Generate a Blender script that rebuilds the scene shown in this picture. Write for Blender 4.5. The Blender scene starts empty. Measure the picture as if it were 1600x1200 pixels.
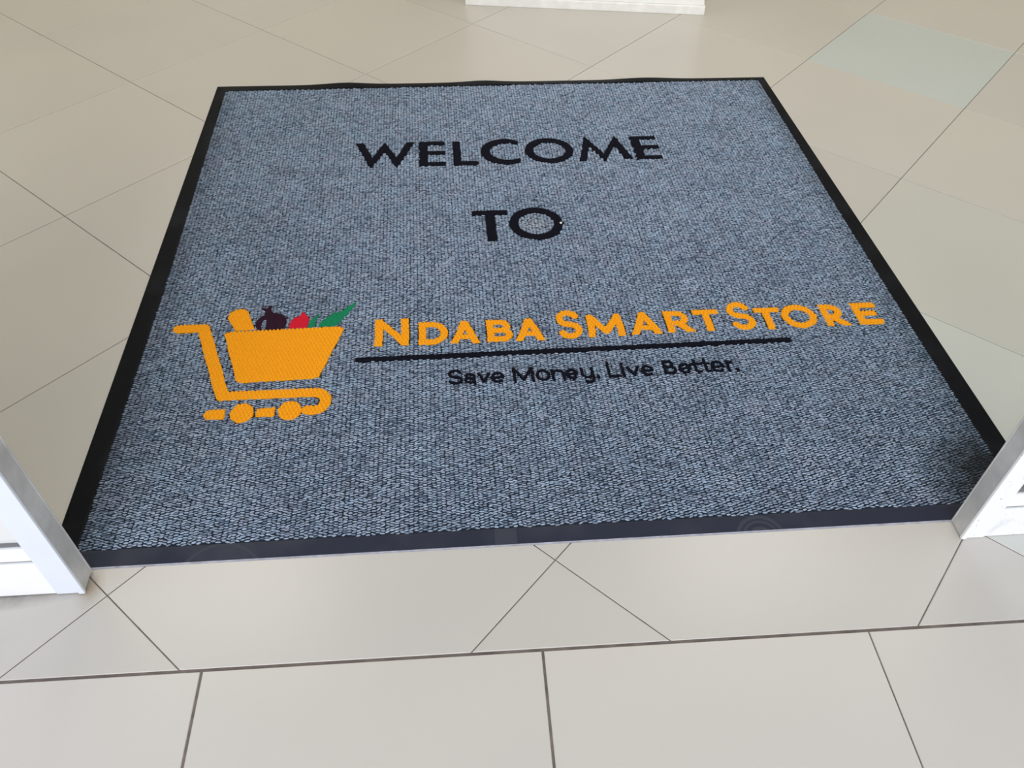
import bpy, bmesh, math, random
import numpy as np
from mathutils import Vector, Matrix

random.seed(7); RNG = np.random.default_rng(11)
SC = bpy.context.scene
COL = SC.collection
PI = math.pi

# ------------------------------------------------------------------ camera
YAW, PITCH, ROLL = 0.10867, 0.80400, 0.01571
cam_d = bpy.data.cameras.new('camera')
cam_d.sensor_width = 36.0
cam_d.lens = 1268.9 / 1600 * 36.0
cam_d.clip_start = 0.02
cam = bpy.data.objects.new('camera', cam_d); COL.objects.link(cam)
f = Vector((math.sin(YAW) * math.cos(PITCH), math.cos(YAW) * math.cos(PITCH), -math.sin(PITCH)))
r = f.cross(Vector((0, 0, 1))).normalized(); u = r.cross(f)
r2 = math.cos(ROLL) * r + math.sin(ROLL) * u
u2 = -math.sin(ROLL) * r + math.cos(ROLL) * u
M = Matrix((r2, u2, -f)).transposed().to_4x4(); M.translation = Vector((-0.1823, -0.8406, 1.3810))
cam.matrix_world = M
SC.camera = cam

# ------------------------------------------------------------------ world, lights, exposure
SC.view_settings.view_transform = 'Standard'
SC.view_settings.look = 'None'
SC.view_settings.gamma = 1.0
SC.view_settings.use_curve_mapping = False
SC.view_settings.exposure = 0.08

W = bpy.data.worlds.new('overcast_sky'); SC.world = W; W.use_nodes = True
nt = W.node_tree; nt.nodes.clear()
tc = nt.nodes.new('ShaderNodeTexCoord'); sp = nt.nodes.new('ShaderNodeSeparateXYZ')
mr = nt.nodes.new('ShaderNodeMapRange'); mr.inputs['From Min'].default_value = -0.1; mr.inputs['From Max'].default_value = 0.9
cr = nt.nodes.new('ShaderNodeValToRGB')
cr.color_ramp.elements[0].color = (0.95, 0.97, 1.0, 1); cr.color_ramp.elements[1].color = (0.74, 0.84, 1.0, 1)
bg = nt.nodes.new('ShaderNodeBackground'); bg.inputs['Strength'].default_value = 0.98
ow = nt.nodes.new('ShaderNodeOutputWorld')
nt.links.new(tc.outputs['Generated'], sp.inputs[0]); nt.links.new(sp.outputs['Z'], mr.inputs['Value'])
nt.links.new(mr.outputs[0], cr.inputs[0]); nt.links.new(cr.outputs[0], bg.inputs['Color']); nt.links.new(bg.outputs[0], ow.inputs[0])

def area(name, loc, rot, sx, sy, energy, color):
    d = bpy.data.lights.new(name, 'AREA'); d.shape = 'RECTANGLE'; d.size = sx; d.size_y = sy
    d.energy = energy; d.color = color
    o = bpy.data.objects.new(name, d); o.location = loc; o.rotation_euler = rot; COL.objects.link(o); return o
sun_d = bpy.data.lights.new('hazy_sun', 'SUN'); sun_d.energy = 1.3; sun_d.angle = math.radians(45); sun_d.color = (1.0, 0.97, 0.93)
sun = bpy.data.objects.new('hazy_sun', sun_d); sun.rotation_euler = (math.radians(61), 0, math.radians(-10)); COL.objects.link(sun)
for k, (lx, ly) in enumerate([(-1.6, 2.0), (1.6, 2.0), (-1.6, 4.6), (1.6, 4.6)]):
    area('ceiling_fill', (lx, ly, 2.98), (0, 0, 0), 1.2, 1.2, 21, (1.0, 0.975, 0.87))  # unseen area lights, added to brighten the shop interior

# ------------------------------------------------------------------ helpers
def N(nt, t, **kw):
    n = nt.nodes.new('ShaderNode' + t)
    for k, v in kw.items(): setattr(n, k, v)
    return n
def mat(name, color, rough=0.5, metal=0.0, spec=0.5, noise=0.0, nscale=20, bump=0.0, bscale=200):
    m = bpy.data.materials.new(name); m.use_nodes = True
    nt = m.node_tree; b = nt.nodes['Principled BSDF']
    b.inputs['Roughness'].default_value = rough; b.inputs['Metallic'].default_value = metal
    b.inputs['Specular IOR Level'].default_value = spec
    tc = N(nt, 'TexCoord')
    n = N(nt, 'TexNoise'); n.inputs['Scale'].default_value = nscale; n.inputs['Detail'].default_value = 6
    nt.links.new(tc.outputs['Object'], n.inputs['Vector'])
    ramp = N(nt, 'ValToRGB')
    lo = tuple(max(0, c * (1 - noise)) for c in color) + (1,); hi = tuple(min(1, c * (1 + noise)) for c in color) + (1,)
    ramp.color_ramp.elements[0].position = 0.3; ramp.color_ramp.elements[1].position = 0.7
    ramp.color_ramp.elements[0].color = lo; ramp.color_ramp.elements[1].color = hi
    nt.links.new(n.outputs['Fac'], ramp.inputs[0]); nt.links.new(ramp.outputs[0], b.inputs['Base Color'])
    if bump:
        n2 = N(nt, 'TexNoise'); n2.inputs['Scale'].default_value = bscale; n2.inputs['Detail'].default_value = 3
        nt.links.new(tc.outputs['Object'], n2.inputs['Vector'])
        bp = N(nt, 'Bump'); bp.inputs['Strength'].default_value = bump; bp.inputs['Distance'].default_value = 0.001
        nt.links.new(n2.outputs['Fac'], bp.inputs['Height']); nt.links.new(bp.outputs[0], b.inputs['Normal'])
    return m
def math_n(nt, op, a, b=None, clamp=False):
    n = N(nt, 'Math', operation=op, use_clamp=clamp)
    for i, v in enumerate((a, b)):
        if v is None: continue
        if isinstance(v, (int, float)): n.inputs[i].default_value = v
        else: nt.links.new(v, n.inputs[i])
    return n.outputs[0]
def mixc(nt, fac, a, b, blend='MIX'):
    n = N(nt, 'Mix', data_type='RGBA', blend_type=blend)
    for s, v in ((n.inputs[0], fac), (n.inputs[6], a), (n.inputs[7], b)):
        if isinstance(v, (int, float)): s.default_value = v
        elif isinstance(v, tuple): s.default_value = v
        else: nt.links.new(v, s)
    return n.outputs[2]

def np_mesh(name, V, faces, material, parent=None, smooth=True, col=None, mats=None, fm=None):
    """V (n,3); faces: list of index arrays (m,k)"""
    me = bpy.data.meshes.new(name)
    V = np.asarray(V, np.float32); me.vertices.add(len(V)); me.vertices.foreach_set('co', V.ravel())
    idx = np.concatenate([np.asarray(F, np.int32).ravel() for F in faces])
    tot = np.concatenate([np.full(len(F), np.asarray(F).shape[1], np.int32) for F in faces])
    st = np.concatenate([[0], np.cumsum(tot)[:-1]]).astype(np.int32)
    me.loops.add(len(idx)); me.loops.foreach_set('vertex_index', idx)
    me.polygons.add(len(tot)); me.polygons.foreach_set('loop_start', st)
    me.polygons.foreach_set('use_smooth', np.full(len(tot), smooth))
    if col is not None:
        a = me.color_attributes.new('tint', 'FLOAT_COLOR', 'POINT')
        a.data.foreach_set('color', np.asarray(col, np.float32).ravel())
    me.update(calc_edges=True); me.validate()
    for m in (mats or [material]): me.materials.append(m)
    if fm is not None: me.polygons.foreach_set('material_index', np.asarray(fm, np.int32))
    o = bpy.data.objects.new(name, me); COL.objects.link(o)
    if parent: o.parent = parent
    return o
def bm_obj(name, bm, material, parent=None, smooth=False):
    me = bpy.data.meshes.new(name); bm.normal_update(); bm.to_mesh(me); bm.free(); me.materials.append(material)
    if smooth:
        for p in me.polygons: p.use_smooth = True
    o = bpy.data.objects.new(name, me); COL.objects.link(o)
    if parent: o.parent = parent
    return o
def add_box(bm, x0, x1, y0, y1, z0, z1, bev=0.0, seg=2):
    g = bmesh.ops.create_cube(bm, size=1)['verts']
    bmesh.ops.scale(bm, vec=(x1 - x0, y1 - y0, z1 - z0), verts=g)
    bmesh.ops.translate(bm, vec=((x0 + x1) / 2, (y0 + y1) / 2, (z0 + z1) / 2), verts=g)
    if bev:
        es = list({e for v in g for e in v.link_edges})
        bmesh.ops.bevel(bm, geom=es, offset=bev, segments=seg, affect='EDGES', profile=0.6)
def box(name, dims, material, parent=None, bev=0.0):
    bm = bmesh.new(); add_box(bm, *dims, bev=bev); return bm_obj(name, bm, material, parent)
def empty(name, loc=(0, 0, 0), rz=0.0):
    o = bpy.data.objects.new(name, None); o.location = loc; o.rotation_euler = (0, 0, rz); COL.objects.link(o)
    o.empty_display_size = 0.1; return o
def tag(o, label=None, cat=None, group=None, kind=None):
    if label: o['label'] = label
    if cat: o['category'] = cat
    if group: o['group'] = group
    if kind: o['kind'] = kind
    return o

# ------------------------------------------------------------------ floor
S = 0.6; H = S / math.sqrt(2)
SEAM_A = Vector((-0.9913, -0.1548)); SEAM_B = Vector((0.8502, -0.2082))
sd = (SEAM_B - SEAM_A).normalized(); sn = Vector((-sd.y, sd.x))        # sn points into the shop

m = bpy.data.materials.new('beige_porcelain_tile'); m.use_nodes = True
nt = m.node_tree; b = nt.nodes['Principled BSDF']
tc = N(nt, 'TexCoord'); at = N(nt, 'VertexColor', layer_name='tint')
n1 = N(nt, 'TexNoise'); n1.inputs['Scale'].default_value = 2.2; n1.inputs['Detail'].default_value = 1; n1.inputs['Roughness'].default_value = 0.6
n2 = N(nt, 'TexNoise'); n2.inputs['Scale'].default_value = 140; n2.inputs['Detail'].default_value = 3
for n in (n1, n2): nt.links.new(tc.outputs['Object'], n.inputs['Vector'])
c1 = mixc(nt, n1.outputs['Fac'], (0.95, 0.95, 0.955, 1), (1.05, 1.045, 1.03, 1))
c2 = mixc(nt, n2.outputs['Fac'], (0.992, 0.992, 0.992, 1), (1.008, 1.008, 1.008, 1))
c = mixc(nt, 1.0, c1, c2, 'MULTIPLY'); c = mixc(nt, 1.0, c, at.outputs['Color'], 'MULTIPLY')
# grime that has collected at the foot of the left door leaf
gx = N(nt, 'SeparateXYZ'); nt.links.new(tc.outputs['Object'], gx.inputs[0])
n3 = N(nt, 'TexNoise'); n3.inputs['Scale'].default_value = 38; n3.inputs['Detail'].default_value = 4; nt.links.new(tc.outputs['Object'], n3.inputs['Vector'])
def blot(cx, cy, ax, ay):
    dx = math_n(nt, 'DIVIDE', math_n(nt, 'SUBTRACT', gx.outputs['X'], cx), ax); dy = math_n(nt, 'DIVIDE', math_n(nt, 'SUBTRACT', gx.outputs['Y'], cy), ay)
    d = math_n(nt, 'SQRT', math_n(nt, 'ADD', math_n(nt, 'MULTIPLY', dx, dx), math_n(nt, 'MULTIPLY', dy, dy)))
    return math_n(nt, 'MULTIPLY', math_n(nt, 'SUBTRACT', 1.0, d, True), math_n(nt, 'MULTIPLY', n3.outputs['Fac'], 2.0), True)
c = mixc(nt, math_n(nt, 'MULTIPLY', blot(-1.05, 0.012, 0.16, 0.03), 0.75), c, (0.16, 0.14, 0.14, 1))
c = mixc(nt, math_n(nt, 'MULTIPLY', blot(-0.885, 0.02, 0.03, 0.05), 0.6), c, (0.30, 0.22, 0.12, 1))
nt.links.new(c, b.inputs['Base Color'])
b.inputs['Roughness'].default_value = 0.27
b.inputs['Specular IOR Level'].default_value = 0.5
TILE = m
GROUT = mat('grey_brown_grout', (0.155, 0.125, 0.11), 0.95, noise=0.35, nscale=30)
BASE_TILE = (0.560, 0.524, 0.484)

def clip(poly, p, n):
    """keep the side of the line where (q-p).n > 0"""
    out = []
    for a, q in zip(poly, poly[1:] + poly[:1]):
        da, dq = (a - p).dot(n), (q - p).dot(n)
        if da >= 0: out.append(a)
        if (da >= 0) != (dq >= 0): out.append(a + (q - a) * (da / (da - dq)))
    return out
bm = bmesh.new(); lay = bm.verts.layers.float_color.new('tint')
def tile(poly, tint, chamfer=0.0012, z=0.0):
    if len(poly) < 3: return
    cx = sum((p for p in poly), Vector((0, 0))) / len(poly)
    def ring(d, zz):
        # inset of a convex polygon by d
        res = []
        L = len(poly)
        for k in range(L):
            a, q, e = poly[k - 1], poly[k], poly[(k + 1) % L]
            d1 = (q - a).normalized(); d2 = (e - q).normalized()
            n1_, n2_ = Vector((-d1.y, d1.x)), Vector((-d2.y, d2.x))
            nn = n1_ + n2_
            if nn.length < 1e-6: nn = n1_
            nn = nn.normalized(); s_ = d / max(0.25, nn.dot(n1_))
            res.append(bm.verts.new(((q + nn * s_).x, (q + nn * s_).y, zz)))
        return res
    poly = [p for k, p in enumerate(poly) if (p - poly[k - 1]).length > 0.004]
    if len(poly) < 3: return
    r0 = ring(0, z - 0.008); r1 = ring(0, z - chamfer); r2_ = ring(chamfer, z)
    for v in r0 + r1 + r2_: v[lay] = (*tint, 1)
    bm.faces.new(r2_)
    for A, B in ((r0, r1), (r1, r2_)):
        for k in range(len(poly)): bm.faces.new((A[k], A[(k + 1) % len(poly)], B[(k + 1) % len(poly)], B[k]))
G1 = 0.0010
ROOM = (-3.6, 3.6, 6.6)
special = {(0, 4): (0.525, 0.550, 0.545), (3, 5): (0.575, 0.578, 0.548), (2, 5): (0.545, 0.527, 0.482), (2, 6): (0.555, 0.537, 0.49),
           (3, 6): (0.575, 0.575, 0.54)}
for i in range(-14, 20):
    for j in range(-14, 20):
        def P_(a, q): return Vector(((q - a) * H, (10 - a - q) * H))
        g = G1 / S
        q = [P_(i + 1 - g, j + g), P_(i + 1 - g, j + 1 - g), P_(i + g, j + 1 - g), P_(i + g, j + g)]
        if all((p - SEAM_A).dot(sn) < 0.003 for p in q): continue
        if min(p.x for p in q) > ROOM[1] or max(p.x for p in q) < ROOM[0] or min(p.y for p in q) > ROOM[2]: continue
        q = clip(q, SEAM_A + sn * 0.003, sn)
        q = clip(q, Vector((ROOM[0], 0)), Vector((1, 0))); q = clip(q, Vector((ROOM[1], 0)), Vector((-1, 0)))
        q = clip(q, Vector((0, ROOM[2])), Vector((0, -1)))
        k = 1 + random.uniform(-0.018, 0.018)
        t = special.get((i, j), BASE_TILE)
        tile(q, (t[0] * k, t[1] * k, t[2] * k * (1 + random.uniform(-0.012, 0.012))))
# straight-laid tiles outside the threshold, their joints square to the seam
xs0 = (Vector((-0.0477, -0.1845)) - SEAM_A).dot(sd)
for a in range(-6, 7):
    for q in range(0, 5):
        x0, x1 = xs0 + a * 0.601, xs0 + (a + 1) * 0.601
        gl = 0.0024 if a in (-1, 0) else 0.0012
        gr = 0.0024 if a in (-2, -1) else 0.0012
        y1, y0 = -0.0028 - q * 0.602, -0.600 - q * 0.602
        pts = [SEAM_A + sd * (x0 + gl) + sn * y0, SEAM_A + sd * (x1 - gr) + sn * y0, SEAM_A + sd * (x1 - gr) + sn * y1, SEAM_A + sd * (x0 + gl) + sn * y1]
        k = 1 + random.uniform(-0.015, 0.015)
        tile(pts, (0.610 * k, 0.566 * k, 0.522 * k))
fl = bm_obj('floor', bm, TILE); tag(fl, kind='structure')
# grout bed lies inside the same floor slab
bm = bmesh.new(); add_box(bm, ROOM[0] - 0.1, ROOM[1] + 0.1, -3.4, ROOM[2] + 0.1, -0.15, -0.0016)
bm.verts.layers.float_color.new('tint')
gb = bm_obj('grout_bed', bm, GROUT, fl)

# ------------------------------------------------------------------ room shell
PAINT = mat('warm_white_wall_paint', (0.72, 0.70, 0.63), 0.7, noise=0.02)
CEIL = mat('ceiling_paint', (0.75, 0.74, 0.68), 0.8, noise=0.02)
FRZ = -math.radians(1.41)
def struct(name, dims, material, rz=0.0, loc=(0, 0, 0)):
    o = box(name, dims, material); o.rotation_euler.z = rz; o.location = loc; tag(o, kind='structure'); return o
struct('wall_left', (-3.7, -3.6, 0.2, 6.6, 0, 3.05), PAINT)
struct('wall_right', (3.6, 3.7, 0.0, 6.6, 0, 3.05), PAINT)
struct('wall_back', (-3.7, 3.7, 6.6, 6.7, 0, 3.05), PAINT)
struct('ceiling', (-3.7, 3.7, 0.12, 6.7, 3.05, 3.15), CEIL)
DL = Vector((-0.88866, 0.0052, 0))          # front corner of the left leaf
struct('wall_front', (-2.85, 4.65, 0.01, 0.12, 2.45, 3.15), PAINT, FRZ, DL)
# ------------------------------------------------------------------ sliding door leaves
WHITE = mat('white_powder_coat', (0.94, 0.95, 0.96), 0.3, noise=0.01, nscale=12)
STILE = mat('white_stile_paint', (0.79, 0.835, 0.92), 0.35, noise=0.02, nscale=9)
GREY = mat('grey_aluminium_edge', (0.62, 0.61, 0.60), 0.45, metal=0.25, noise=0.18, nscale=14)
GASK = mat('grey_rubber_gasket', (0.22, 0.22, 0.225), 0.7, noise=0.1)
GLARE = bpy.data.materials.new('pane_glare_white'); GLARE.use_nodes = True  # bright outdoor reflection on the left pane, put into a white base colour
b = GLARE.node_tree.nodes['Principled BSDF']; b.inputs['Base Color'].default_value = (0.95, 0.96, 0.97, 1); b.inputs['Roughness'].default_value = 0.12
b.inputs['Coat Weight'].default_value = 0.6
nt = GLARE.node_tree; tl_ = N(nt, 'BsdfTranslucent'); tl_.inputs[0].default_value = (0.95, 0.96, 0.97, 1); ms_ = N(nt, 'MixShader'); ms_.inputs[0].default_value = 0.15
nt.links.new(b.outputs[0], ms_.inputs[1]); nt.links.new(tl_.outputs[0], ms_.inputs[2]); nt.links.new(ms_.outputs[0], nt.nodes['Material Output'].inputs[0])
GLASS = bpy.data.materials.new('clear_glass'); GLASS.use_nodes = True       # thin clear pane: transmits, with a fresnel reflection
nt = GLASS.node_tree; nt.nodes.clear()
tr_ = N(nt, 'BsdfTransparent'); tr_.inputs[0].default_value = (0.93, 0.96, 0.95, 1)
gl_ = N(nt, 'BsdfGlossy'); gl_.inputs['Roughness'].default_value = 0.02; lw_ = N(nt, 'LayerWeight')
ms_ = N(nt, 'MixShader'); ot_ = N(nt, 'OutputMaterial')
nt.links.new(math_n(nt, 'ADD', math_n(nt, 'MULTIPLY', math_n(nt, 'POWER', lw_.outputs['Facing'], 5.0), 0.9), 0.04), ms_.inputs[0]); nt.links.new(tr_.outputs[0], ms_.inputs[1]); nt.links.new(gl_.outputs[0], ms_.inputs[2]); nt.links.new(ms_.outputs[0], ot_.inputs[0])
# white paint with grey scuffs and black marks for the right leaf
SCUFF = mat('scuffed_white_paint', (0.92, 0.93, 0.95), 0.4, noise=0.0)
nt = SCUFF.node_tree; b = nt.nodes['Principled BSDF']
src = b.inputs['Base Color'].links[0].from_socket
tc = N(nt, 'TexCoord'); sc_ = N(nt, 'Mapping'); sc_.inputs['Scale'].default_value = (1, 1, 0.45); nt.links.new(tc.outputs['Object'], sc_.inputs[0])
n1 = N(nt, 'TexNoise'); n1.inputs['Scale'].default_value = 28; n1.inputs['Detail'].default_value = 4; nt.links.new(sc_.outputs[0], n1.inputs[0])
n2 = N(nt, 'TexNoise'); n2.inputs['Scale'].default_value = 190; n2.inputs['Detail'].default_value = 2; nt.links.new(tc.outputs['Object'], n2.inputs[0])
f1 = math_n(nt, 'MULTIPLY', math_n(nt, 'SUBTRACT', n1.outputs['Fac'], 0.60), 5.0, True)
f2 = math_n(nt, 'MULTIPLY', math_n(nt, 'SUBTRACT', n2.outputs['Fac'], 0.70), 14.0, True)
c = mixc(nt, math_n(nt, 'MULTIPLY', f1, 0.45), src, (0.42, 0.42, 0.46, 1)); c = mixc(nt, f2, c, (0.08, 0.08, 0.08, 1))
nt.links.new(c, b.inputs['Base Color'])

def leaf(name, loc, side, pane_mat, z0, stile_front, mstile, width=0.92, depth=0.046, lz=0.0):
    """side -1: leaf runs to the left of loc, +1: to the right. local x=0 is the closing edge"""
    root = empty(name, loc, FRZ)
    s = side
    def bx(n, xa, xb, y0, y1, z0_, z1_, mt, bev=0.0, par=root):
        a, b_ = sorted((s * xa, s * xb)); return box(n, (a, b_, y0, y1, z0_, z1_), mt, par, bev)
    top = 2.44
    # closing stile: grey channel behind a white face with a lip
    bm = bmesh.new()
    for xa, xb, y0, y1, za, zb in ((0.0, 0.0115, 0.0, 0.006, z0, top), (0.0115, stile_front, 0.0025, 0.008, z0 , top)):
        a, b_ = sorted((s * xa, s * xb)); add_box(bm, a, b_, y0, y1, za, zb, 0.0008, 1)
    bm_obj('stile_face', bm, mstile, root)
    bm = bmesh.new()
    for xa, xb, y0, y1 in ((0.0012, 0.004, 0.006, depth - 0.002), (0.004, stile_front, 0.008, depth), (0.0, 0.006, depth - 0.003, depth)):
        a, b_ = sorted((s * xa, s * xb)); add_box(bm, a, b_, y0, y1, z0 + 0.001, top, 0.0006, 1)
    ch = bm_obj('edge_channel', bm, GREY, root); ch['label'] = 'grey aluminium edge of the leaf'
    bx('stile', width - 0.055, width, 0.003, depth, z0, top, WHITE, 0.001)
    bx('bottom_rail', stile_front + 0.0003, width - 0.0555, 0.0045, depth - 0.002, z0, 0.094 + lz, WHITE if s < 0 else mstile, 0.001)
    g = bx('gasket', stile_front + 0.0003, width - 0.0555, 0.009, depth - 0.006, 0.0945 + lz, 0.0985 + lz, GASK); g['label'] = 'thin grey gasket line'
    bx('glazing_bead', stile_front + 0.0003, width - 0.0555, 0.007, depth - 0.004, 0.099 + lz, 0.137 + lz, WHITE, 0.001)
    g = bx('gasket', stile_front + 0.0003, width - 0.0555, 0.012, depth - 0.012, 0.1375 + lz, 0.1405 + lz, GASK); g['label'] = 'thin grey gasket line'
    bx('top_rail', stile_front + 0.0003, width - 0.0555, 0.004, depth - 0.002, top - 0.09, top, WHITE, 0.001)
    bx('pane', stile_front + 0.0003, width - 0.0555, 0.019, 0.025, 0.141 + lz, top - 0.0905, pane_mat)
    return root
l1 = leaf('door_1', DL, -1, GLARE, 0.003, 0.052, STILE, lz=0.013, depth=0.050)
tag(l1, kind='structure')
l2 = leaf('door_2', Vector((0.8169, -0.0284, 0)), +1, GLASS, 0.001, 0.048, SCUFF, depth=0.046)
tag(l2, kind='structure')

def added_glazing(name, x0, x1):  # unseen glazing, added to let daylight onto the floor beside the mat
    root = empty(name, DL, FRZ); tag(root, kind='structure')
    for n_, d_ in (('frame_rail', (x0, x1, 0.056, 0.10, 0, 0.09)), ('frame_rail', (x0, x1, 0.056, 0.10, 2.36, 2.449)),
                   ('frame_post', (x0, x0 + 0.05, 0.056, 0.10, 0.0905, 2.3595)), ('frame_post', (x1 - 0.05, x1, 0.056, 0.10, 0.0905, 2.3595)),
                   ('frame_post', ((x0 + x1) / 2 - 0.025, (x0 + x1) / 2 + 0.025, 0.056, 0.10, 0.0905, 2.3595))):
        box(n_, d_, WHITE, root, 0.001)
    xm = (x0 + x1) / 2
    box('pane', (x0 + 0.0505, xm - 0.0255, 0.075, 0.081, 0.091, 2.359), GLASS, root); box('pane', (xm + 0.0255, x1 - 0.0505, 0.075, 0.081, 0.091, 2.359), GLASS, root)
added_glazing('added_window_1', -2.70, -0.93); added_glazing('added_window_2', 2.65, 4.45)

# ------------------------------------------------------------------ white display counter at the back
CW = mat('white_laminate', (0.93, 0.925, 0.915), 0.35, noise=0.02)
CB = mat('worn_white_skirting', (0.90, 0.89, 0.87), 0.5, noise=0.06, nscale=25)
A = Vector((-0.0183, 2.7418)); B = Vector((0.9801, 2.5634)); dd = (B - A)
ct = empty('display_counter', (A.x, A.y, 0), math.atan2(dd.y, dd.x)); cl = dd.length
box('counter_body', (0.006, cl - 0.006, 0.012, 0.55, 0.036, 0.92), CW, ct, 0.002)
box('skirting', (0, cl, 0.0, 0.56, 0.0, 0.0355), CB, ct, 0.003)
box('countertop', (-0.015, cl + 0.015, -0.01, 0.57, 0.9205, 0.95), CW, ct, 0.004)
tag(ct, 'white counter with a low worn white skirting standing on the tiles behind the mat', 'counter')

# ------------------------------------------------------------------ welcome mat
# mat space: u, v in mm from the near left corner, mapped onto the four corners the mat has on the floor
Q = [np.array(a) for a in [(-.9777, .0613), (1.0393, .0098), (1.0536, 1.9844), (-.9535, 2.0580)]]
WM, HM = 2013.0, 1986.0
def mp(u, v):
    u = np.asarray(u, float); v = np.asarray(v, float)
    a = (u / WM)[..., None]; q = (v / HM)[..., None]
    return Q[0] * (1 - a) * (1 - q) + Q[1] * a * (1 - q) + Q[2] * a * q + Q[3] * (1 - a) * q
MO = np.array([0.04, 1.03])
doormat = empty('doormat', (MO[0], MO[1], 0))
tag(doormat, 'large blue-grey loop-pile welcome mat with black rubber border and orange trolley emblem', 'doormat')
def to3(u, v, z):
    xy = mp(u, v) - MO
    return np.concatenate([xy, np.broadcast_to(np.asarray(z, float), xy.shape[:-1])[..., None]], -1)

def in_l(v): return np.interp(v, [0, 37, 840, 1943, 1986], [50, 50, 53, 38, 38])
def in_r(v): return np.interp(v, [0, 37, 737, 1958, 1986], [1961, 1960, 1963, 1981, 1981])
IN_B = 39.0; 
def in_t(u): return np.interp(u, [0, 830, 2013], [1941, 1950, 1957])
def ripple(u):      # the far edge lifts a little in places
    return 0.007 * np.exp(-((u - 460) / 90) ** 2) + 0.006 * np.exp(-((u - 960) / 80) ** 2) + 0.0065 * np.exp(-((u - 1560) / 110) ** 2)

# rubber border: bevelled ring, profile from outside to inside
RUB = bpy.data.materials.new('black_rubber'); RUB.use_nodes = True
nt = RUB.node_tree; b = nt.nodes['Principled BSDF']; tc = N(nt, 'TexCoord')
n1 = N(nt, 'TexNoise'); n1.inputs['Scale'].default_value = 7; n1.inputs['Detail'].default_value = 6
nt.links.new(tc.outputs['Object'], n1.inputs['Vector'])
f1 = math_n(nt, 'MULTIPLY', math_n(nt, 'SUBTRACT', n1.outputs['Fac'], 0.5), 3.0, True)
sx = N(nt, 'SeparateXYZ'); nt.links.new(tc.outputs['Object'], sx.inputs[0])
def ring_mask(cx, cy, R, w, sy=1.0):
    dx = math_n(nt, 'SUBTRACT', sx.outputs['X'], cx); dy = math_n(nt, 'MULTIPLY', math_n(nt, 'SUBTRACT', sx.outputs['Y'], cy), sy)
    d = math_n(nt, 'SQRT', math_n(nt, 'ADD', math_n(nt, 'MULTIPLY', dx, dx), math_n(nt, 'MULTIPLY', dy, dy)))
    e = math_n(nt, 'ABSOLUTE', math_n(nt, 'SUBTRACT', d, R))
    return math_n(nt, 'SUBTRACT', 1.0, math_n(nt, 'DIVIDE', e, w), True)
def mat_local(u, v): p = mp(u, v) - MO; return float(p[0]), float(p[1])
a1 = mat_local(1395, -14); a2 = mat_local(330, -45); a3 = mat_local(884, 21)
dust = math_n(nt, 'MAXIMUM', ring_mask(a1[0], a1[1], 0.047, 0.006), ring_mask(a1[0], a1[1], 0.036, 0.004))
dust = math_n(nt, 'MAXIMUM', dust, ring_mask(a1[0], a1[1], 0.022, 0.006))
dust = math_n(nt, 'MAXIMUM', dust, ring_mask(a2[0], a2[1], 0.082, 0.007))
bx_ = math_n(nt, 'LESS_THAN', math_n(nt, 'ABSOLUTE', math_n(nt, 'SUBTRACT', sx.outputs['X'], a3[0])), 0.022)
by_ = math_n(nt, 'LESS_THAN', math_n(nt, 'ABSOLUTE', math_n(nt, 'SUBTRACT', sx.outputs['Y'], a3[1])), 0.02)
dust = math_n(nt, 'MAXIMUM', dust, math_n(nt, 'MULTIPLY', math_n(nt, 'MULTIPLY', bx_, by_), 0.8))
dust = math_n(nt, 'MAXIMUM', math_n(nt, 'MULTIPLY', dust, 0.27), math_n(nt, 'MULTIPLY', f1, 0.28))
c = mixc(nt, dust, (0.0028, 0.0034, 0.0062, 1), (0.05, 0.054, 0.066, 1))
nt.links.new(c, b.inputs['Base Color']); b.inputs['Roughness'].default_value = 0.5; b.inputs['Specular IOR Level'].default_value = 0.08
SKY_RUB = RUB.copy(); SKY_RUB.name = 'sky_sheen_rubber'  # near border: bluish sky sheen put into the base colour, dust marks kept
for n_ in SKY_RUB.node_tree.nodes:
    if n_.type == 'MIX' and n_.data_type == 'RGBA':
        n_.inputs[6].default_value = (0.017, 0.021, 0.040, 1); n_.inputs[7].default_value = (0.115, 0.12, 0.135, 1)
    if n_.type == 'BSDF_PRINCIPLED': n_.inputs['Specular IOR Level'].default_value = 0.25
LIP = mat('pale_rubber_rim', (0.36, 0.36, 0.42), 0.6, noise=0.25, nscale=60)  # pale lilac-grey faces along the outer rim of the near border

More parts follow.
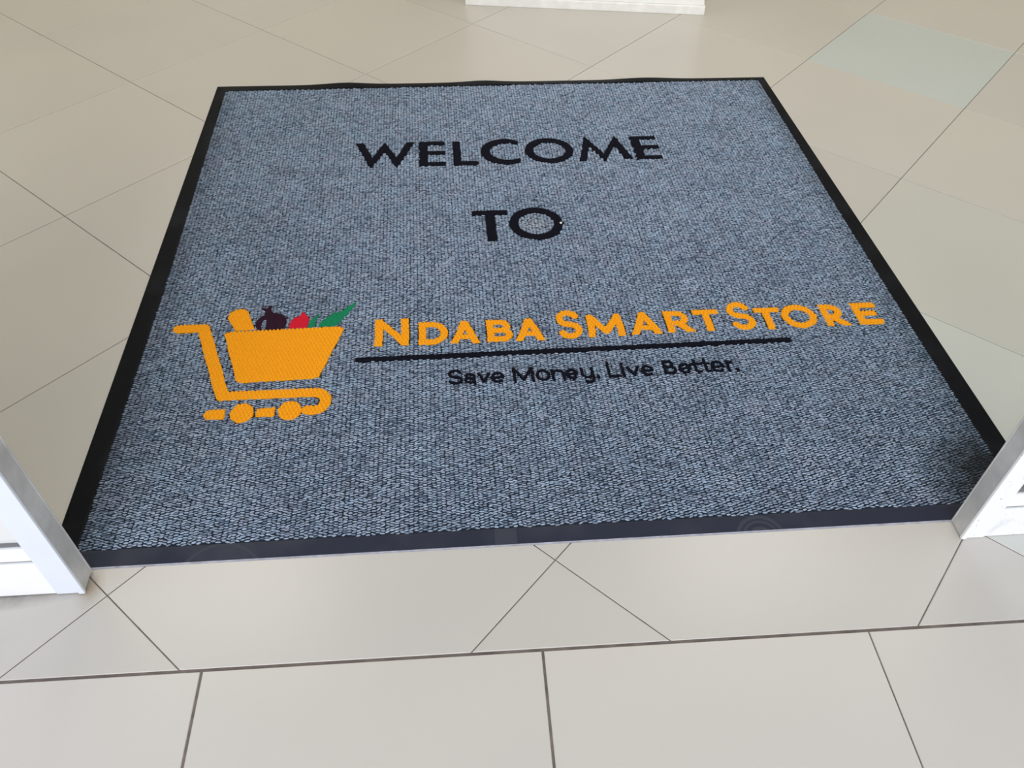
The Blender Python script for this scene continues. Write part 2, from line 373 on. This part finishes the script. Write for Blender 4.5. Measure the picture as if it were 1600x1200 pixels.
NS = 60
def border_ring():
    loops = []
    prof = [(0.0, 0.0002), (0.0, 0.0014), (0.075, 0.0022), (0.5, 0.0042), (0.86, 0.0056), (1.0, 0.0050), (1.0, 0.0010)]
    o_pts, i_pts, rip, near = [], [], [], []
    for k in range(NS):   # near edge
        t = k / NS; o_pts.append((WM * t, 0)); i_pts.append((in_l(IN_B) + (in_r(IN_B) - in_l(IN_B)) * t, IN_B)); rip.append(0)
    for k in range(NS):
        t = k / NS; v = HM * t; o_pts.append((WM, v)); vi = IN_B + (in_t(WM) - IN_B) * t; i_pts.append((in_r(vi), vi)); rip.append(0)
    for k in range(NS):
        t = 1 - k / NS; uu = WM * t; o_pts.append((uu, HM)); ui = in_l(1941) + (in_r(1957) - in_l(1941)) * t; i_pts.append((ui, in_t(ui))); rip.append(ripple(uu))
    for k in range(NS):
        t = 1 - k / NS; v = HM * t; o_pts.append((0, v)); vi = IN_B + (in_t(0) - IN_B) * t; i_pts.append((in_l(vi), vi)); rip.append(0)
    o_ = np.array(o_pts, float); i_ = np.array(i_pts, float); rp = np.array(rip)
    n = len(o_); V = []
    for t, z in prof:
        p = o_ * (1 - t) + i_ * t
        V.append(to3(p[:, 0], p[:, 1], z + rp * (1 - t * 0.8)))
    V = np.concatenate(V); F = []; fm = []
    for a in range(len(prof) - 1):
        for k in range(n):
            F.append((a * n + k, a * n + (k + 1) % n, (a + 1) * n + (k + 1) % n, (a + 1) * n + k))
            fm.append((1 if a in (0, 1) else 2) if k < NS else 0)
    return V, np.array(F), fm
V, F, fm = border_ring()
np_mesh('rubber_border', V, [F], RUB, doormat, smooth=False, mats=[RUB, LIP, SKY_RUB], fm=fm)
BACK = mat('dark_backing', (0.012, 0.018, 0.03), 0.95, noise=0.2)
vv = np.array([(in_l(IN_B), IN_B), (in_r(IN_B), IN_B), (in_r(1957), in_t(1981)), (in_l(1941), in_t(38))])
top_ = to3(vv[:, 0], vv[:, 1], 0.0030); bot = to3(vv[:, 0], vv[:, 1], 0.0004)
np_mesh('backing', np.concatenate([bot, top_]), [np.array([(4, 5, 6, 7), (3, 2, 1, 0), (0, 1, 5, 4), (1, 2, 6, 5), (2, 3, 7, 6), (3, 0, 4, 7)])], BACK, doormat, smooth=False)

# ---- shapes woven into the pile: every shape is a function mask(u, v) -> bool
def d_seg(u, v, a, b_):
    ax, ay = a; bx2, by2 = b_; dx, dy = bx2 - ax, by2 - ay; L = dx * dx + dy * dy
    t = np.clip(((u - ax) * dx + (v - ay) * dy) / L, 0, 1) if L > 0 else 0
    return np.hypot(u - ax - t * dx, v - ay - t * dy)
def stroke(pts, w, box_=None):
    def fn(u, v):
        m_ = np.zeros(u.shape, bool)
        for a, b_ in zip(pts, pts[1:]): m_ |= d_seg(u, v, a, b_) < w / 2
        if box_: m_ &= (u > box_[0]) & (u < box_[1]) & (v > box_[2]) & (v < box_[3])
        return m_
    return fn
def poly(pts):
    P = np.array(pts, float)
    def fn(u, v):
        c_ = np.zeros(u.shape, bool); j = len(P) - 1
        for i in range(len(P)):
            xi, yi = P[i]; xj, yj = P[j]
            if yi != yj:
                c_ ^= ((yi > v) != (yj > v)) & (u < (xj - xi) * (v - yi) / (yj - yi) + xi)
            j = i
        return c_
    return fn
def ell(cx, cy, a, b_): return lambda u, v: ((u - cx) / a) ** 2 + ((v - cy) / b_) ** 2 < 1
def rect(u0, u1, v0, v1): return lambda u, v: (u > u0) & (u < u1) & (v > v0) & (v < v1)
def union(*fs):
    def fn(u, v):
        m_ = fs[0](u, v)
        for g in fs[1:]: m_ = m_ | g(u, v)
        return m_
    return fn
def minus(f_, g): return lambda u, v: f_(u, v) & ~g(u, v)
def both(f_, g): return lambda u, v: f_(u, v) & g(u, v)
def arc(cx, cy, rx, ry, a0, a1, n=18):
    return [(cx + rx * math.cos(math.radians(a0 + (a1 - a0) * k / n)), cy + ry * math.sin(math.radians(a0 + (a1 - a0) * k / n))) for k in range(n + 1)]

def E_(u0, u1, v0, v1, st, bar, mid, um=None):
    m0 = mid - bar / 2
    return union(rect(u0, u0 + st, v0, v1), rect(u0, u1, v1 - bar, v1), rect(u0, u1, v0, v0 + bar), rect(u0, um or u1, m0, m0 + bar))
def ring_(u0, u1, v0, v1, w):
    cx, cy = (u0 + u1) / 2, (v0 + v1) / 2; a, b_ = (u1 - u0) / 2, (v1 - v0) / 2
    return minus(ell(cx, cy, a, b_), ell(cx, cy, a - w, b_ - w))
# WELCOME TO
welcome = [
    poly([(519, 1556), (544, 1556), (574, 1464), (613, 1559), (651, 1464), (684, 1556), (708, 1556), (653, 1402), (613, 1503), (571, 1404)]),
    E_(726, 807, 1410, 1557, 25.5, 21, 1487),
    union(rect(833, 858, 1408, 1555), rect(833, 910, 1408, 1431)),
    both(minus(ell(1002, 1486, 78, 78), ell(1013, 1486, 61, 52)), rect(900, 1048, 1300, 1600)),
    ring_(1068, 1224, 1410, 1563, 25.5),
    poly([(1237, 1416), (1260, 1417), (1278, 1512), (1320, 1413), (1364, 1512), (1385, 1425), (1410, 1426), (1374, 1568), (1321, 1459), (1273, 1570)]),
    E_(1425, 1508, 1420, 1563, 28, 20, 1494),
    union(rect(877, 979, 1131, 1153), rect(915, 940, 1004, 1153)),
    ring_(982, 1137, 1003, 1161, 25)]
# store name, stroke capitals with round ends
w = 17.8
def A_(u0, u1, v0, v1, w):
    c_ = (u0 + u1) / 2; h = w * 0.42
    bxx = (u0 - 5, u1 + 5, v0, v1)
    return union(stroke([(u0 + h, v0 - 4), (c_ - 1, v1 - h)], w, bxx), stroke([(u1 - h, v0 - 4), (c_ + 1, v1 - h)], w, bxx), rect(u0 + (u1 - u0) * .22, u1 - (u1 - u0) * .22, v0 + (v1 - v0) * 0.20, v0 + (v1 - v0) * 0.20 + w * 0.8))
def Bl(u0, u1, v0, v1, w, bar=None):
    h = w / 2; vm = (v0 + v1) / 2 + 1
    def bowl(va, vb, ur):
        ry = (vb - va) / 2; cx = ur - ry
        return stroke([(u0 + h, vb)] + arc(cx, (va + vb) / 2, ry, ry, 90, -90) + [(u0 + h, va)], bar or w)
    return union(stroke([(u0 + h, v0 + h), (u0 + h, v1 - h)], w), rect(u0, u0 + w, v0, v1), bowl(vm, v1 - h, u1 - h - 4), bowl(v0 + h, vm, u1 - h))
def D_(u0, u1, v0, v1, w):
    h = w / 2; ry = (v1 - v0) / 2 - h; cx = u1 - h - ry * 0.95
    return union(rect(u0, u0 + w, v0, v1), stroke([(u0 + h, v1 - h)] + arc(cx, (v0 + v1) / 2, ry * 0.95, ry, 90, -90) + [(u0 + h, v0 + h)], w))
def R_(u0, u1, v0, v1, w):
    h = w / 2; vm = v0 + (v1 - v0) * 0.42; ry = (v1 - h - vm) / 2; ur = u1 - 9
    return union(rect(u0, u0 + w, v0, v1), stroke([(u0 + h, v1 - h)] + arc(ur - h - ry, (v1 - h + vm) / 2, ry, ry, 90, -90) + [(u0 + h, vm)], w * 0.92),
                 stroke([(ur - h - ry - 2, vm), (u1 - h * 0.9, v0 - 2)], w, (u0, u1 + 4, v0, v1)))
def T_(u0, u1, v0, v1, w, us):
    return union(rect(u0, u1, v1 - w * 0.9, v1), rect(us - w / 2, us + w / 2, v0, v1))
def S_(u0, u1, v0, v1, w):
    h = w / 2; cx = (u0 + u1) / 2; rx = (u1 - u0) / 2 - h; H_ = (v1 - v0) - w; ry = H_ / 4
    return stroke(arc(cx, v1 - h - ry, rx * .95, ry, 25, 270) [:] + arc(cx, v0 + h + ry, rx, ry, 90, -155)[1:], w)
def M_(u0, u1, v0, v1, w, vm):
    h = w / 2; bxx = (u0 - 3, u1 + 3, v0, v1); c_ = (u0 + u1) / 2
    return stroke([(u0 + h - 1, v0 - 4), (u0 + h + 2, v1 - h), (c_, vm + h), (u1 - h - 2, v1 - h), (u1 - h + 1, v0 - 4)], w, bxx)
store = [
    union(rect(607, 627, 587, 685), rect(672, 692, 587, 685), stroke([(617, 678), (682, 594)], w * 1.05, (606, 692, 587, 685))),
    D_(716, 788, 586, 668, w), A_(795, 867, 586, 667, w), Bl(886, 950, 587, 667, w, 17), A_(957, 1029, 588, 668, w),
    S_(1064, 1126, 588, 693, w), M_(1140, 1232, 591, 674, w, 600), A_(1249, 1326, 594, 676, w), R_(1342, 1411, 596, 676, w),
    T_(1418, 1485, 596, 676, w, 1450), S_(1508, 1572, 595, 701, w), T_(1579, 1644, 594, 675, w, 1607),
    ring_(1645, 1734, 594, 682, w * 1.03), R_(1752, 1814, 597, 679, w), E_(1837, 1901, 598, 680, w * 1.05, 18, 640, 1893)]
underline = [lambda u, v: (np.abs(v - (540.5 + (u - 564) * 0.0107)) < 7) & (u > 564) & (u < 1638)]
# tag line
k = 6.6
def e_(u0, u1, b0=447.0, xh=32):
    cx = (u0 + u1) / 2; rx = (u1 - u0) / 2 - k / 2; ry = xh / 2 - k / 2 + 1.5; cy = b0 + xh / 2
    return union(stroke([(u0 + 4, cy - 0.5), (u1 - 3, cy - 0.5)], k * 0.8), stroke(arc(cx, cy, rx, ry, 0, 310), k))
def v_(u0, u1, b0=447.0, xh=31): 
    c_ = (u0 + u1) / 2; return stroke([(u0 + 3, b0 + xh), (c_, b0 + 2), (u1 - 3, b0 + xh)], k, (u0 - 2, u1 + 2, b0 - 1, b0 + xh))
def t_(u0, u1, b0=450.0):
    c_ = u0 + 10; return union(stroke([(c_, b0 + 42), (c_, b0 + 9), (c_ + 3, b0 + 4), (u1, b0 + 4)], k), stroke([(u0, b0 + 30), (u1, b0 + 30)], k * .9))
tagline = [
    S_(784, 819, 444, 493, k + .6),
    union(stroke([(825, 471)] + arc(836, 467, 9.5, 9, 150, 0) + [(846, 449), (846, 446)], k), stroke(arc(835, 455.5, 10, 7, 20, 380), k)),
    v_(854, 884), e_(885, 917, 446),
    union(stroke([(941, 447), (941, 488), (962, 452), (984, 488), (984, 447)], k + .5)),
    stroke(arc(1009, 463, 14, 15.5, 0, 360), k),
    stroke([(1032, 478), (1032, 447), (1032, 464)] + arc(1045.5, 464, 12.5, 11.5, 180, 0) + [(1058, 447)], k),
    e_(1063, 1093, 447),
    union(stroke([(1103, 479), (1103, 463)] + arc(1115, 461, 12, 11, 180, 360) + [(1127, 479), (1127, 445)] + arc(1116, 444, 11, 9, 0, -130), k)),
    ell(1139, 450.5, 4.5, 4.5),
    stroke([(1167, 494), (1167, 450), (1191, 450)], k),
    union(stroke([(1201, 478), (1201, 449)], k), ell(1201, 489, 4.2, 4.2)),
    v_(1210, 1242, 448), e_(1245, 1275, 448),
    Bl(1300, 1331, 449, 495, k + .3), e_(1336, 1367, 450), t_(1368, 1389, 449), t_(1393, 1413, 450), e_(1415, 1449, 451, 34),
    stroke([(1457, 484), (1457, 452), (1457, 470)] + arc(1466, 470, 9, 11, 180, 80, 8), k),
    ell(1477, 455, 4.6, 4.6)]
# trolley emblem
frame = union(stroke([(120, 676), (181, 676)], 27), stroke([(181, 676), (264, 440), (270, 440)], 30, (100, 300, 425, 690)),
              stroke([(264, 439), (478, 439)] + arc(477, 411, 25, 27.5, 90, -90, 12) + [(462, 385)], 26),
              poly([(466, 372), (470, 398), (458, 394), (453, 378)]))
basket = poly([(237, 648), (240, 655), (247, 658), (515, 664), (524, 661), (529, 652), (480, 489), (468, 485), (297, 480), (288, 488)])
bar1 = union(rect(245, 279, 369, 397), ell(246, 383, 14, 14)); bar2 = poly([(347, 371), (351, 395), (391, 397), (389, 370)])
wheel1 = ell(316.5, 384, 26, 29); wheel2 = ell(423.5, 385.5, 26, 28.5)
loaf = poly([(234, 712), (236, 727), (246, 739), (263, 745), (277, 741), (284, 728), (309, 664), (262, 663)])
jug = union(poly([(315, 744), (330, 742), (335, 753), (342, 750), (340, 733), (350, 720), (327, 718), (326, 732)]),
            both(ell(352, 684, 33, 38), rect(320, 400, 661, 760)), both(minus(ell(330, 686, 21, 30), ell(333, 684, 10.5, 22)), rect(300, 345, 661, 760)))
jug = minus(jug, ell(330, 680, 6.5, 21))
fruit = poly([(394, 664), (394, 678), (397, 692), (404, 701), (413, 706), (418, 712), (421, 722), (427, 720), (430, 711), (436, 705), (440, 694), (440, 680), (437, 664)])
leaf1_ = poly([(441, 665), (442, 678), (449, 695), (453, 699), (463, 718), (461, 700), (458, 690), (457, 666)])
leaf2_ = poly([(466, 666), (472, 684), (481, 692), (486, 703), (494, 706), (502, 721), (505, 710), (514, 722), (516, 716), (536, 739), (557, 756), (548, 733), (540, 722), (536, 708), (526, 698), (522, 684), (507, 667)])

PU, PV = 9.5, 6.2            # columns of loops in the pile, mm
OU, OV = 9.5, 20.0           # tuft lattice of the solid yarn areas, mm
def jag(v): return 0.9 * np.sin(np.floor(v / (PV / 2)) * 12.9898 + np.floor(v / 31.0) * 4.1)
class Meta: masks = []
def weave(name, fns, bounds, material, parent, cell=1.25, amp=4.2, base=4.3, label=None):
    """solid-coloured woven area: one relief mesh over all cells that fall in the shapes"""
    u0, u1, v0, v1 = bounds
    us = np.arange(u0, u1, cell); vs = np.arange(v0, v1, cell)
    U, Vv = np.meshgrid(us + cell / 2, vs + cell / 2, indexing='ij')
    m_ = union(*fns)(U + jag(Vv), Vv)
    if base < 7: Meta.masks.append((bounds, union(*fns)))
    nu, nv = m_.shape
    UU, VV = np.meshgrid(np.append(us, us[-1] + cell), np.append(vs, vs[-1] + cell), indexing='ij')
    z = base + amp * np.power(np.abs(np.sin(PI * (UU / OU + VV / OV)) * np.sin(PI * (UU / OU - VV / OV))), 0.55) + 0.25 * (RNG.random(UU.shape) - 0.5)
    idt = np.arange(UU.size).reshape(UU.shape); top = to3(UU.ravel(), VV.ravel(), z.ravel() / 1000); low = to3(UU.ravel(), VV.ravel(), 0.0032)
    I, J = np.nonzero(m_)
    F = [np.stack([idt[I, J], idt[I + 1, J], idt[I + 1, J + 1], idt[I, J + 1]], 1)]
    off = UU.size; pad = np.pad(m_, 1)
    for di, dj, (a, b_) in ((-1, 0, ((0, 1), (0, 0))), (1, 0, ((1, 0), (1, 1))), (0, -1, ((0, 0), (1, 0))), (0, 1, ((1, 1), (0, 1)))):
        e = ~pad[I + 1 + di, J + 1 + dj]; ii, jj = I[e], J[e]
        A_i = idt[ii + a[0], jj + a[1]]; B_i = idt[ii + b_[0], jj + b_[1]]
        F.append(np.stack([A_i + off, B_i + off, B_i, A_i], 1))
    F = np.concatenate(F); V = np.concatenate([top, low]); used = np.unique(F); rm = np.full(len(V), -1); rm[used] = np.arange(len(used))
    o = np_mesh(name, V[used], [rm[F]], material, parent)
    if label: o['label'] = label
    return o
def yarn(name, color, noise=0.14):
    m_ = mat(name, color, 0.95, spec=0.08, noise=noise, nscale=320, bump=0.5, bscale=900); return m_
BLACK = yarn('black_yarn', (0.006, 0.006, 0.012)); ORANGE = yarn('orange_yarn', (0.95, 0.37, 0.014), 0.10)
PLUM = yarn('plum_yarn', (0.030, 0.010, 0.022)); RED = yarn('red_yarn', (0.62, 0.015, 0.035)); GREEN = yarn('green_yarn', (0.012, 0.21, 0.095))
weave('greeting_word', welcome[:7], (510, 1520, 1395, 1580), BLACK, doormat, amp=1.2, base=6.3, label='black capitals reading WELCOME')
weave('greeting_word', welcome[7:], (870, 1145, 995, 1170), BLACK, doormat, amp=1.2, base=6.3, label='black capitals reading TO')
weave('store_name_lettering', store, (600, 1910, 580, 708), ORANGE, doormat, label='orange capitals across the mat')
weave('underline', underline, (560, 1645, 528, 565), BLACK, doormat, amp=1.2, base=6.3, label='thin black line under the orange capitals')
for fns, bd, word in ((tagline[:4], (780, 920, 436, 500), 'Save'), (tagline[4:10], (930, 1150, 428, 500), 'Money.'),
                      (tagline[10:14], (1158, 1280, 440, 500), 'Live'), (tagline[14:], (1292, 1486, 440, 500), 'Better.')):
    weave('slogan_word', fns, bd, BLACK, doormat, amp=0.8, base=7.3, label='small black word ' + word)
tr = weave('trolley_emblem', [frame], (95, 520, 365, 695), ORANGE, doormat, label='orange shopping trolley outline')
weave('basket', [basket], (230, 535, 475, 670), ORANGE, tr)
weave('wheel', [wheel1], (285, 345, 350, 418), ORANGE, tr); weave('wheel', [wheel2], (394, 454, 350, 420), ORANGE, tr)
weave('axle_bar', [bar1], (228, 284, 365, 400), ORANGE, tr); weave('axle_bar', [bar2], (344, 394, 366, 400), ORANGE, tr)
weave('loaf', [loaf], (228, 314, 658, 750), ORANGE, tr)
weave('jug', [jug], (305, 392, 658, 758), PLUM, tr, amp=1.2, base=7.1, label='dark plum jug'); weave('fruit', [fruit], (390, 444, 660, 726), RED, tr, amp=1.2, base=7.1, label='red round fruit')
weave('leaf', [leaf1_], (438, 466, 660, 722), GREEN, tr, amp=1.2, base=7.1, label='green leaf'); weave('leaf', [leaf2_], (464, 560, 660, 760), GREEN, tr, amp=1.2, base=7.1, label='green leaf')

# ---- the heathered loop pile: one small loop after another on a staggered lattice
def vnoise(u, v, sc, seed):
    rg = np.random.default_rng(seed); G = rg.random((260, 260))
    x = u / sc + 3; y = v / sc + 3; xi = np.floor(x).astype(int); yi = np.floor(y).astype(int)
    fx = x - xi; fy = y - yi; fx = fx * fx * (3 - 2 * fx); fy = fy * fy * (3 - 2 * fy)
    g = lambda a, b_: G[a % 260, b_ % 260]
    return (g(xi, yi) * (1 - fx) + g(xi + 1, yi) * fx) * (1 - fy) + (g(xi, yi + 1) * (1 - fx) + g(xi + 1, yi + 1) * fx) * fy
iu = np.arange(0, int(WM / PU) + 1); iv = np.arange(0, int(HM / PV) + 1)
IU, IV = np.meshgrid(iu, iv, indexing='ij')
Vv = (IV + 0.5 * (IU % 2)) * PV + RNG.normal(0, 0.5, IU.shape)
NC = 202                      # columns of loops from one side border to the other
IU = IU[:NC]; Vv = Vv[:NC]
U = in_l(Vv) + 3.2 + (in_r(Vv) - in_l(Vv) - 6.4) * IU / (NC - 1) + RNG.normal(0, 0.75, IU.shape)
U = U.ravel(); Vv = Vv.ravel()
keep = (Vv > IN_B + 1.5) & (Vv < in_t(U) - 1.5)
for (a, b_, c_, d), fn in Meta.masks:
    s_ = keep & (U > a) & (U < b_) & (Vv > c_) & (Vv < d)
    idx = np.nonzero(s_)[0]; keep[idx[fn(U[idx], Vv[idx])]] = False
U = U[keep]; Vv = Vv[keep]; n = len(U)
rx = RNG.uniform(4.9, 6.3, n); ry = RNG.uniform(1.55, 2.45, n); th = RNG.normal(0.07, 0.20, n); hh = RNG.uniform(2.4, 4.2, n)
NR = 8; ang = np.arange(NR) * 2 * PI / NR
ca, sa = np.cos(ang), np.sin(ang)
def ringv(s_, zf):
    x = rx[:, None] * s_ * ca; y = ry[:, None] * s_ * sa
    X = U[:, None] + x * np.cos(th)[:, None] - y * np.sin(th)[:, None]; Y = Vv[:, None] + x * np.sin(th)[:, None] + y * np.cos(th)[:, None]
    return to3(X, Y, (2.9 + hh[:, None] * zf * np.ones(NR)) / 1000)
tp = to3(U, Vv, (2.9 + hh) / 1000)[:, None]
V = np.concatenate([ringv(0.72, 0.0), ringv(1.0, 0.5), ringv(0.70, 0.86), tp], 1).reshape(-1, 3)
NV = 3 * NR + 1
b0 = np.arange(n) * NV
q4 = np.concatenate([np.stack([b0 + a * NR + k_, b0 + a * NR + (k_ + 1) % NR, b0 + (a + 1) * NR + (k_ + 1) % NR, b0 + (a + 1) * NR + k_], 1) for a in (0, 1) for k_ in range(NR)])
q3 = np.concatenate([np.stack([b0 + 2 * NR + k_, b0 + 2 * NR + (k_ + 1) % NR, b0 + 3 * NR], 1) for k_ in range(NR)])
# colour of each loop: heather of pale and navy yarn, with broad mottling and the soiled near right corner
t = RNG.beta(2.0, 1.2, n) * 0.70 + 0.14 * vnoise(U, Vv, 60, 1) + 0.06 * vnoise(U, Vv, 17, 2) + 0.10
t = np.clip(t, 0, 1)[:, None]
dark = np.array([0.016, 0.036, 0.075]); light = np.array([0.36, 0.465, 0.61])
hue = vnoise(U, Vv, 30, 3)[:, None]
light = light * (1 - hue) + np.array([0.385, 0.435, 0.555]) * hue
c = dark * (1 - t) + light * t
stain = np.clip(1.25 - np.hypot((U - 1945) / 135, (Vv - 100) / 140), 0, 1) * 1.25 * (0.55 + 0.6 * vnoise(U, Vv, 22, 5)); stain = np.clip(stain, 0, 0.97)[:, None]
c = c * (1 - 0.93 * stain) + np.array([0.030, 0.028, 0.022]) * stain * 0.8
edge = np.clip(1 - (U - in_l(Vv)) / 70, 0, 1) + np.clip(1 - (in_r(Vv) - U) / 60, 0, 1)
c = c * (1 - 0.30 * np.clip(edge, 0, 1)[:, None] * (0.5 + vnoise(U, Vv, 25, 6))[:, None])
worn = np.clip(1.2 - np.hypot((U - 1056) / 52, (Vv - 1085) / 50), 0, 1)[:, None] * 0.5
c = c * (1 - worn) + (c * np.array([1.35, 1.12, 0.92]) + 0.03) * worn
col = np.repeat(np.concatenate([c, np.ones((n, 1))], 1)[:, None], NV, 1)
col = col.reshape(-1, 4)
PILE = bpy.data.materials.new('heathered_loop_yarn'); PILE.use_nodes = True
nt = PILE.node_tree; b = nt.nodes['Principled BSDF']; tc = N(nt, 'TexCoord'); at = N(nt, 'VertexColor', layer_name='tint')
n1 = N(nt, 'TexNoise'); n1.inputs['Scale'].default_value = 420; n1.inputs['Detail'].default_value = 3
nt.links.new(tc.outputs['Object'], n1.inputs['Vector'])
g = mixc(nt, n1.outputs['Fac'], (0.35, 0.38, 0.42, 1), (1.75, 1.72, 1.68, 1))
cc = mixc(nt, 1.0, at.outputs['Color'], g, 'MULTIPLY'); nt.links.new(cc, b.inputs['Base Color'])
b.inputs['Roughness'].default_value = 0.85; b.inputs['Specular IOR Level'].default_value = 0.25
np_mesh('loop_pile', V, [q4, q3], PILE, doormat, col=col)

# crumb lying on the O of TO
bm = bmesh.new(); bmesh.ops.create_icosphere(bm, subdivisions=2, radius=0.0042)
for v in bm.verts: v.co *= random.uniform(0.75, 1.15); v.co.z *= 0.6
p = mp(1131, 1076)
cb = bm_obj('paper_crumb', bm, mat('white_paper', (0.85, 0.84, 0.8), 0.8), smooth=True); cb.location = (p[0], p[1], 0.0092)
tag(cb, 'tiny white crumb lying on the round black letter in the middle of the mat', 'crumb')
